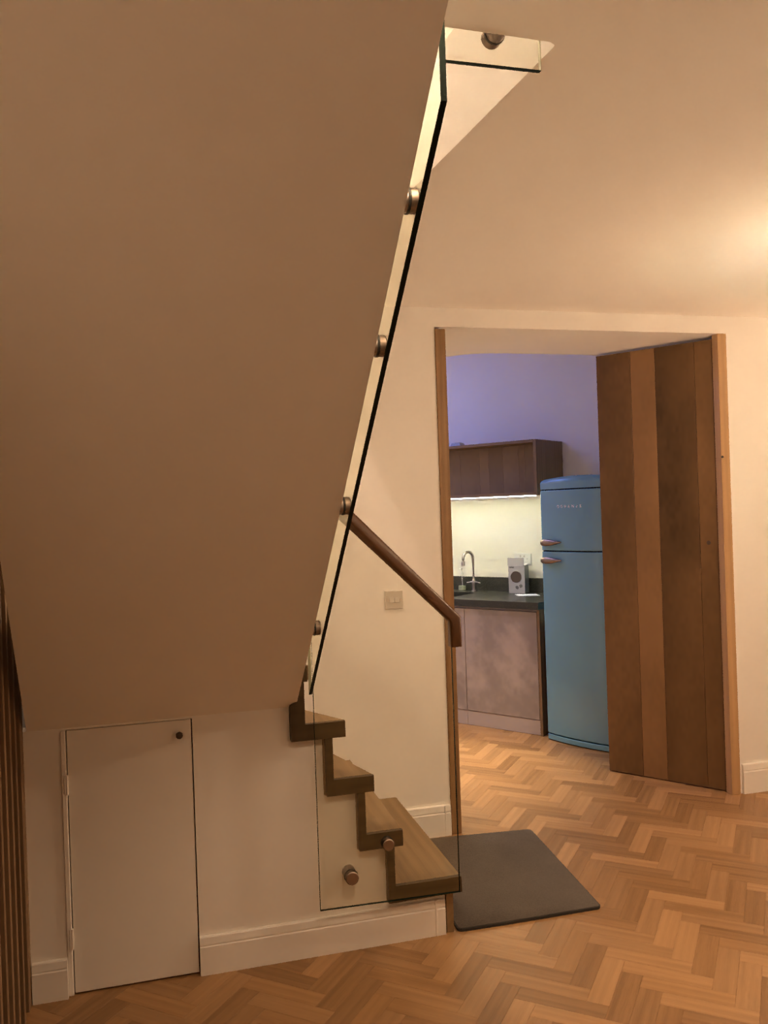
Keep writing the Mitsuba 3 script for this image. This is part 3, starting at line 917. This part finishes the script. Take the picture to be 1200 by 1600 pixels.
tag('cable', 'dark cable looping over the back of the blue fridge', 'cable')

# ------------------------------------------------------------------ unseen lamps, placed for their light
for i, (p, L_) in enumerate(UNSEEN_PENDANTS):
    key = name('unseen_pendant_lamp', i)
    s = trimesh.creation.icosphere(subdivisions=3, radius=0.055)
    s.apply_translation(p)
    scene[key + '__globe'] = emit(s, WARM * L_, 'white_plastic', True)
    add(key + '__cord', tube([(p[0], p[1], p[2] + 0.075), (p[0], p[1], H - 0.02)], 0.004, 10), 'rubber', 40)
    add(key + '__holder', aim(lathe([(0, 0), (0.024, 0), (0.022, 0.03), (0, 0.034)], 24), [p[0], p[1], p[2] + 0.048], [0, 0, 1]), 'brushed_steel', 40)
    add(key + '__rose', aim(lathe([(0, 0), (0.045, 0), (0.045, 0.012), (0, 0.018)], 30), [p[0], p[1], H], [0, 0, -1]), 'brushed_steel', 40)
tag('unseen_pendant_lamp', 'unseen globe pendant hanging lowest of the group beside the doorway', 'lamp', 'unseen globe pendants in the hall')
tag('unseen_pendant_lamp_003', 'unseen globe pendant hanging highest, just under the ceiling', 'lamp', 'unseen globe pendants in the hall')
tag('unseen_pendant_lamp_002', 'unseen globe pendant hanging farthest from the doorway on the right', 'lamp', 'unseen globe pendants in the hall')
tag('unseen_pendant_lamp_001', 'unseen globe pendant hanging close to the wall right of the doorway', 'lamp', 'unseen globe pendants in the hall')
for i, ((x, y), L_) in enumerate(UNSEEN_FLUSH):
    key = name('unseen_ceiling_lamp', i)
    scene[key + '__diffuser'] = emit(aim(trimesh.creation.cylinder(radius=0.15, height=0.02, sections=48), [x, y, H - 0.045], [0, 0, -1]), WARM * L_)
    add(key + '__rim', aim(lathe([(0.151, 0), (0.165, 0), (0.165, 0.05), (0.151, 0.05), (0.151, 0)], 48), [x, y, H - 0.0005], [0, 0, -1]), 'brushed_steel', 40)
tag('unseen_ceiling_lamp', 'unseen round ceiling lamp lighting the wall under the stairs', 'lamp')
p, L_ = UNSEEN_UPSTAIRS_LAMP
s = trimesh.creation.icosphere(subdivisions=3, radius=0.07)
s.apply_translation(p)
scene['unseen_upstairs_lamp__globe'] = emit(s, np.array([1.0, 0.715, 0.50]) * L_, 'white_plastic', True)
add('unseen_upstairs_lamp__cord', tube([(p[0], p[1], p[2] + 0.075), (p[0], p[1], 5.3)], 0.004, 10), 'rubber', 40)
tag('unseen_upstairs_lamp', 'unseen globe pendant of the upper floor lighting the stairwell', 'lamp')

# kitchen: unseen roof window for the violet light, and unseen ceiling spots
RW = (-1.95, -1.05, -1.15, -0.35)
scene['window_1__pane'] = emit(K(trimesh.Trimesh([(RW[0], RW[2], KH - 0.012), (RW[0], RW[3], KH - 0.012), (RW[1], RW[3], KH - 0.012), (RW[1], RW[2], KH - 0.012)], [[0, 1, 2], [0, 2, 3]], process=False)), UNSEEN_WINDOW)
fr = sbox(RW[0] - 0.05, RW[2] - 0.05, RW[1] + 0.05, RW[3] + 0.05).difference(sbox(RW[0], RW[2], RW[1], RW[3]))
kadd('window_1__frame', extrude(fr, 0.03, KH - 0.03), 'trim_paint')
tag('window_1', 'unseen roof window in the kitchen ceiling giving the violet light', 'window', kind='structure')
for i, (x, y, power, cone, beam) in enumerate(UNSEEN_SPOTS):
    key = name('unseen_ceiling_spot', i)
    q = KM @ np.array([x, y, 0, 1.0])
    scene[key + '__lens'] = emit(aim(trimesh.creation.cylinder(radius=0.028, height=0.004, sections=28), [q[0], q[1], KH - 0.008], [0, 0, -1]), np.array([1.0, 0.74, 0.45]) * 12.0)
    scene[key + '__beam'] = {'type': 'spot', 'to_world': T().look_at(origin=[q[0], q[1], KH - 0.02], target=[q[0], q[1], 0.0], up=[1, 0, 0]), 'cutoff_angle': cone, 'beam_width': beam,
                             'intensity': rgb(np.array([1.0, 0.78, 0.50]) * power)}
    add(key + '__ring', aim(lathe([(0.029, 0), (0.045, 0), (0.043, 0.006), (0.029, 0.012), (0.029, 0)], 32), [q[0], q[1], KH], [0, 0, -1]), 'brushed_steel', 40)
    tag(key, ('unseen round ceiling spotlight above the kitchen sink', 'unseen round ceiling spotlight deepest in the kitchen', 'unseen round ceiling spotlight in front of the blue fridge')[i], 'spotlight', 'unseen ceiling spots in the kitchen')
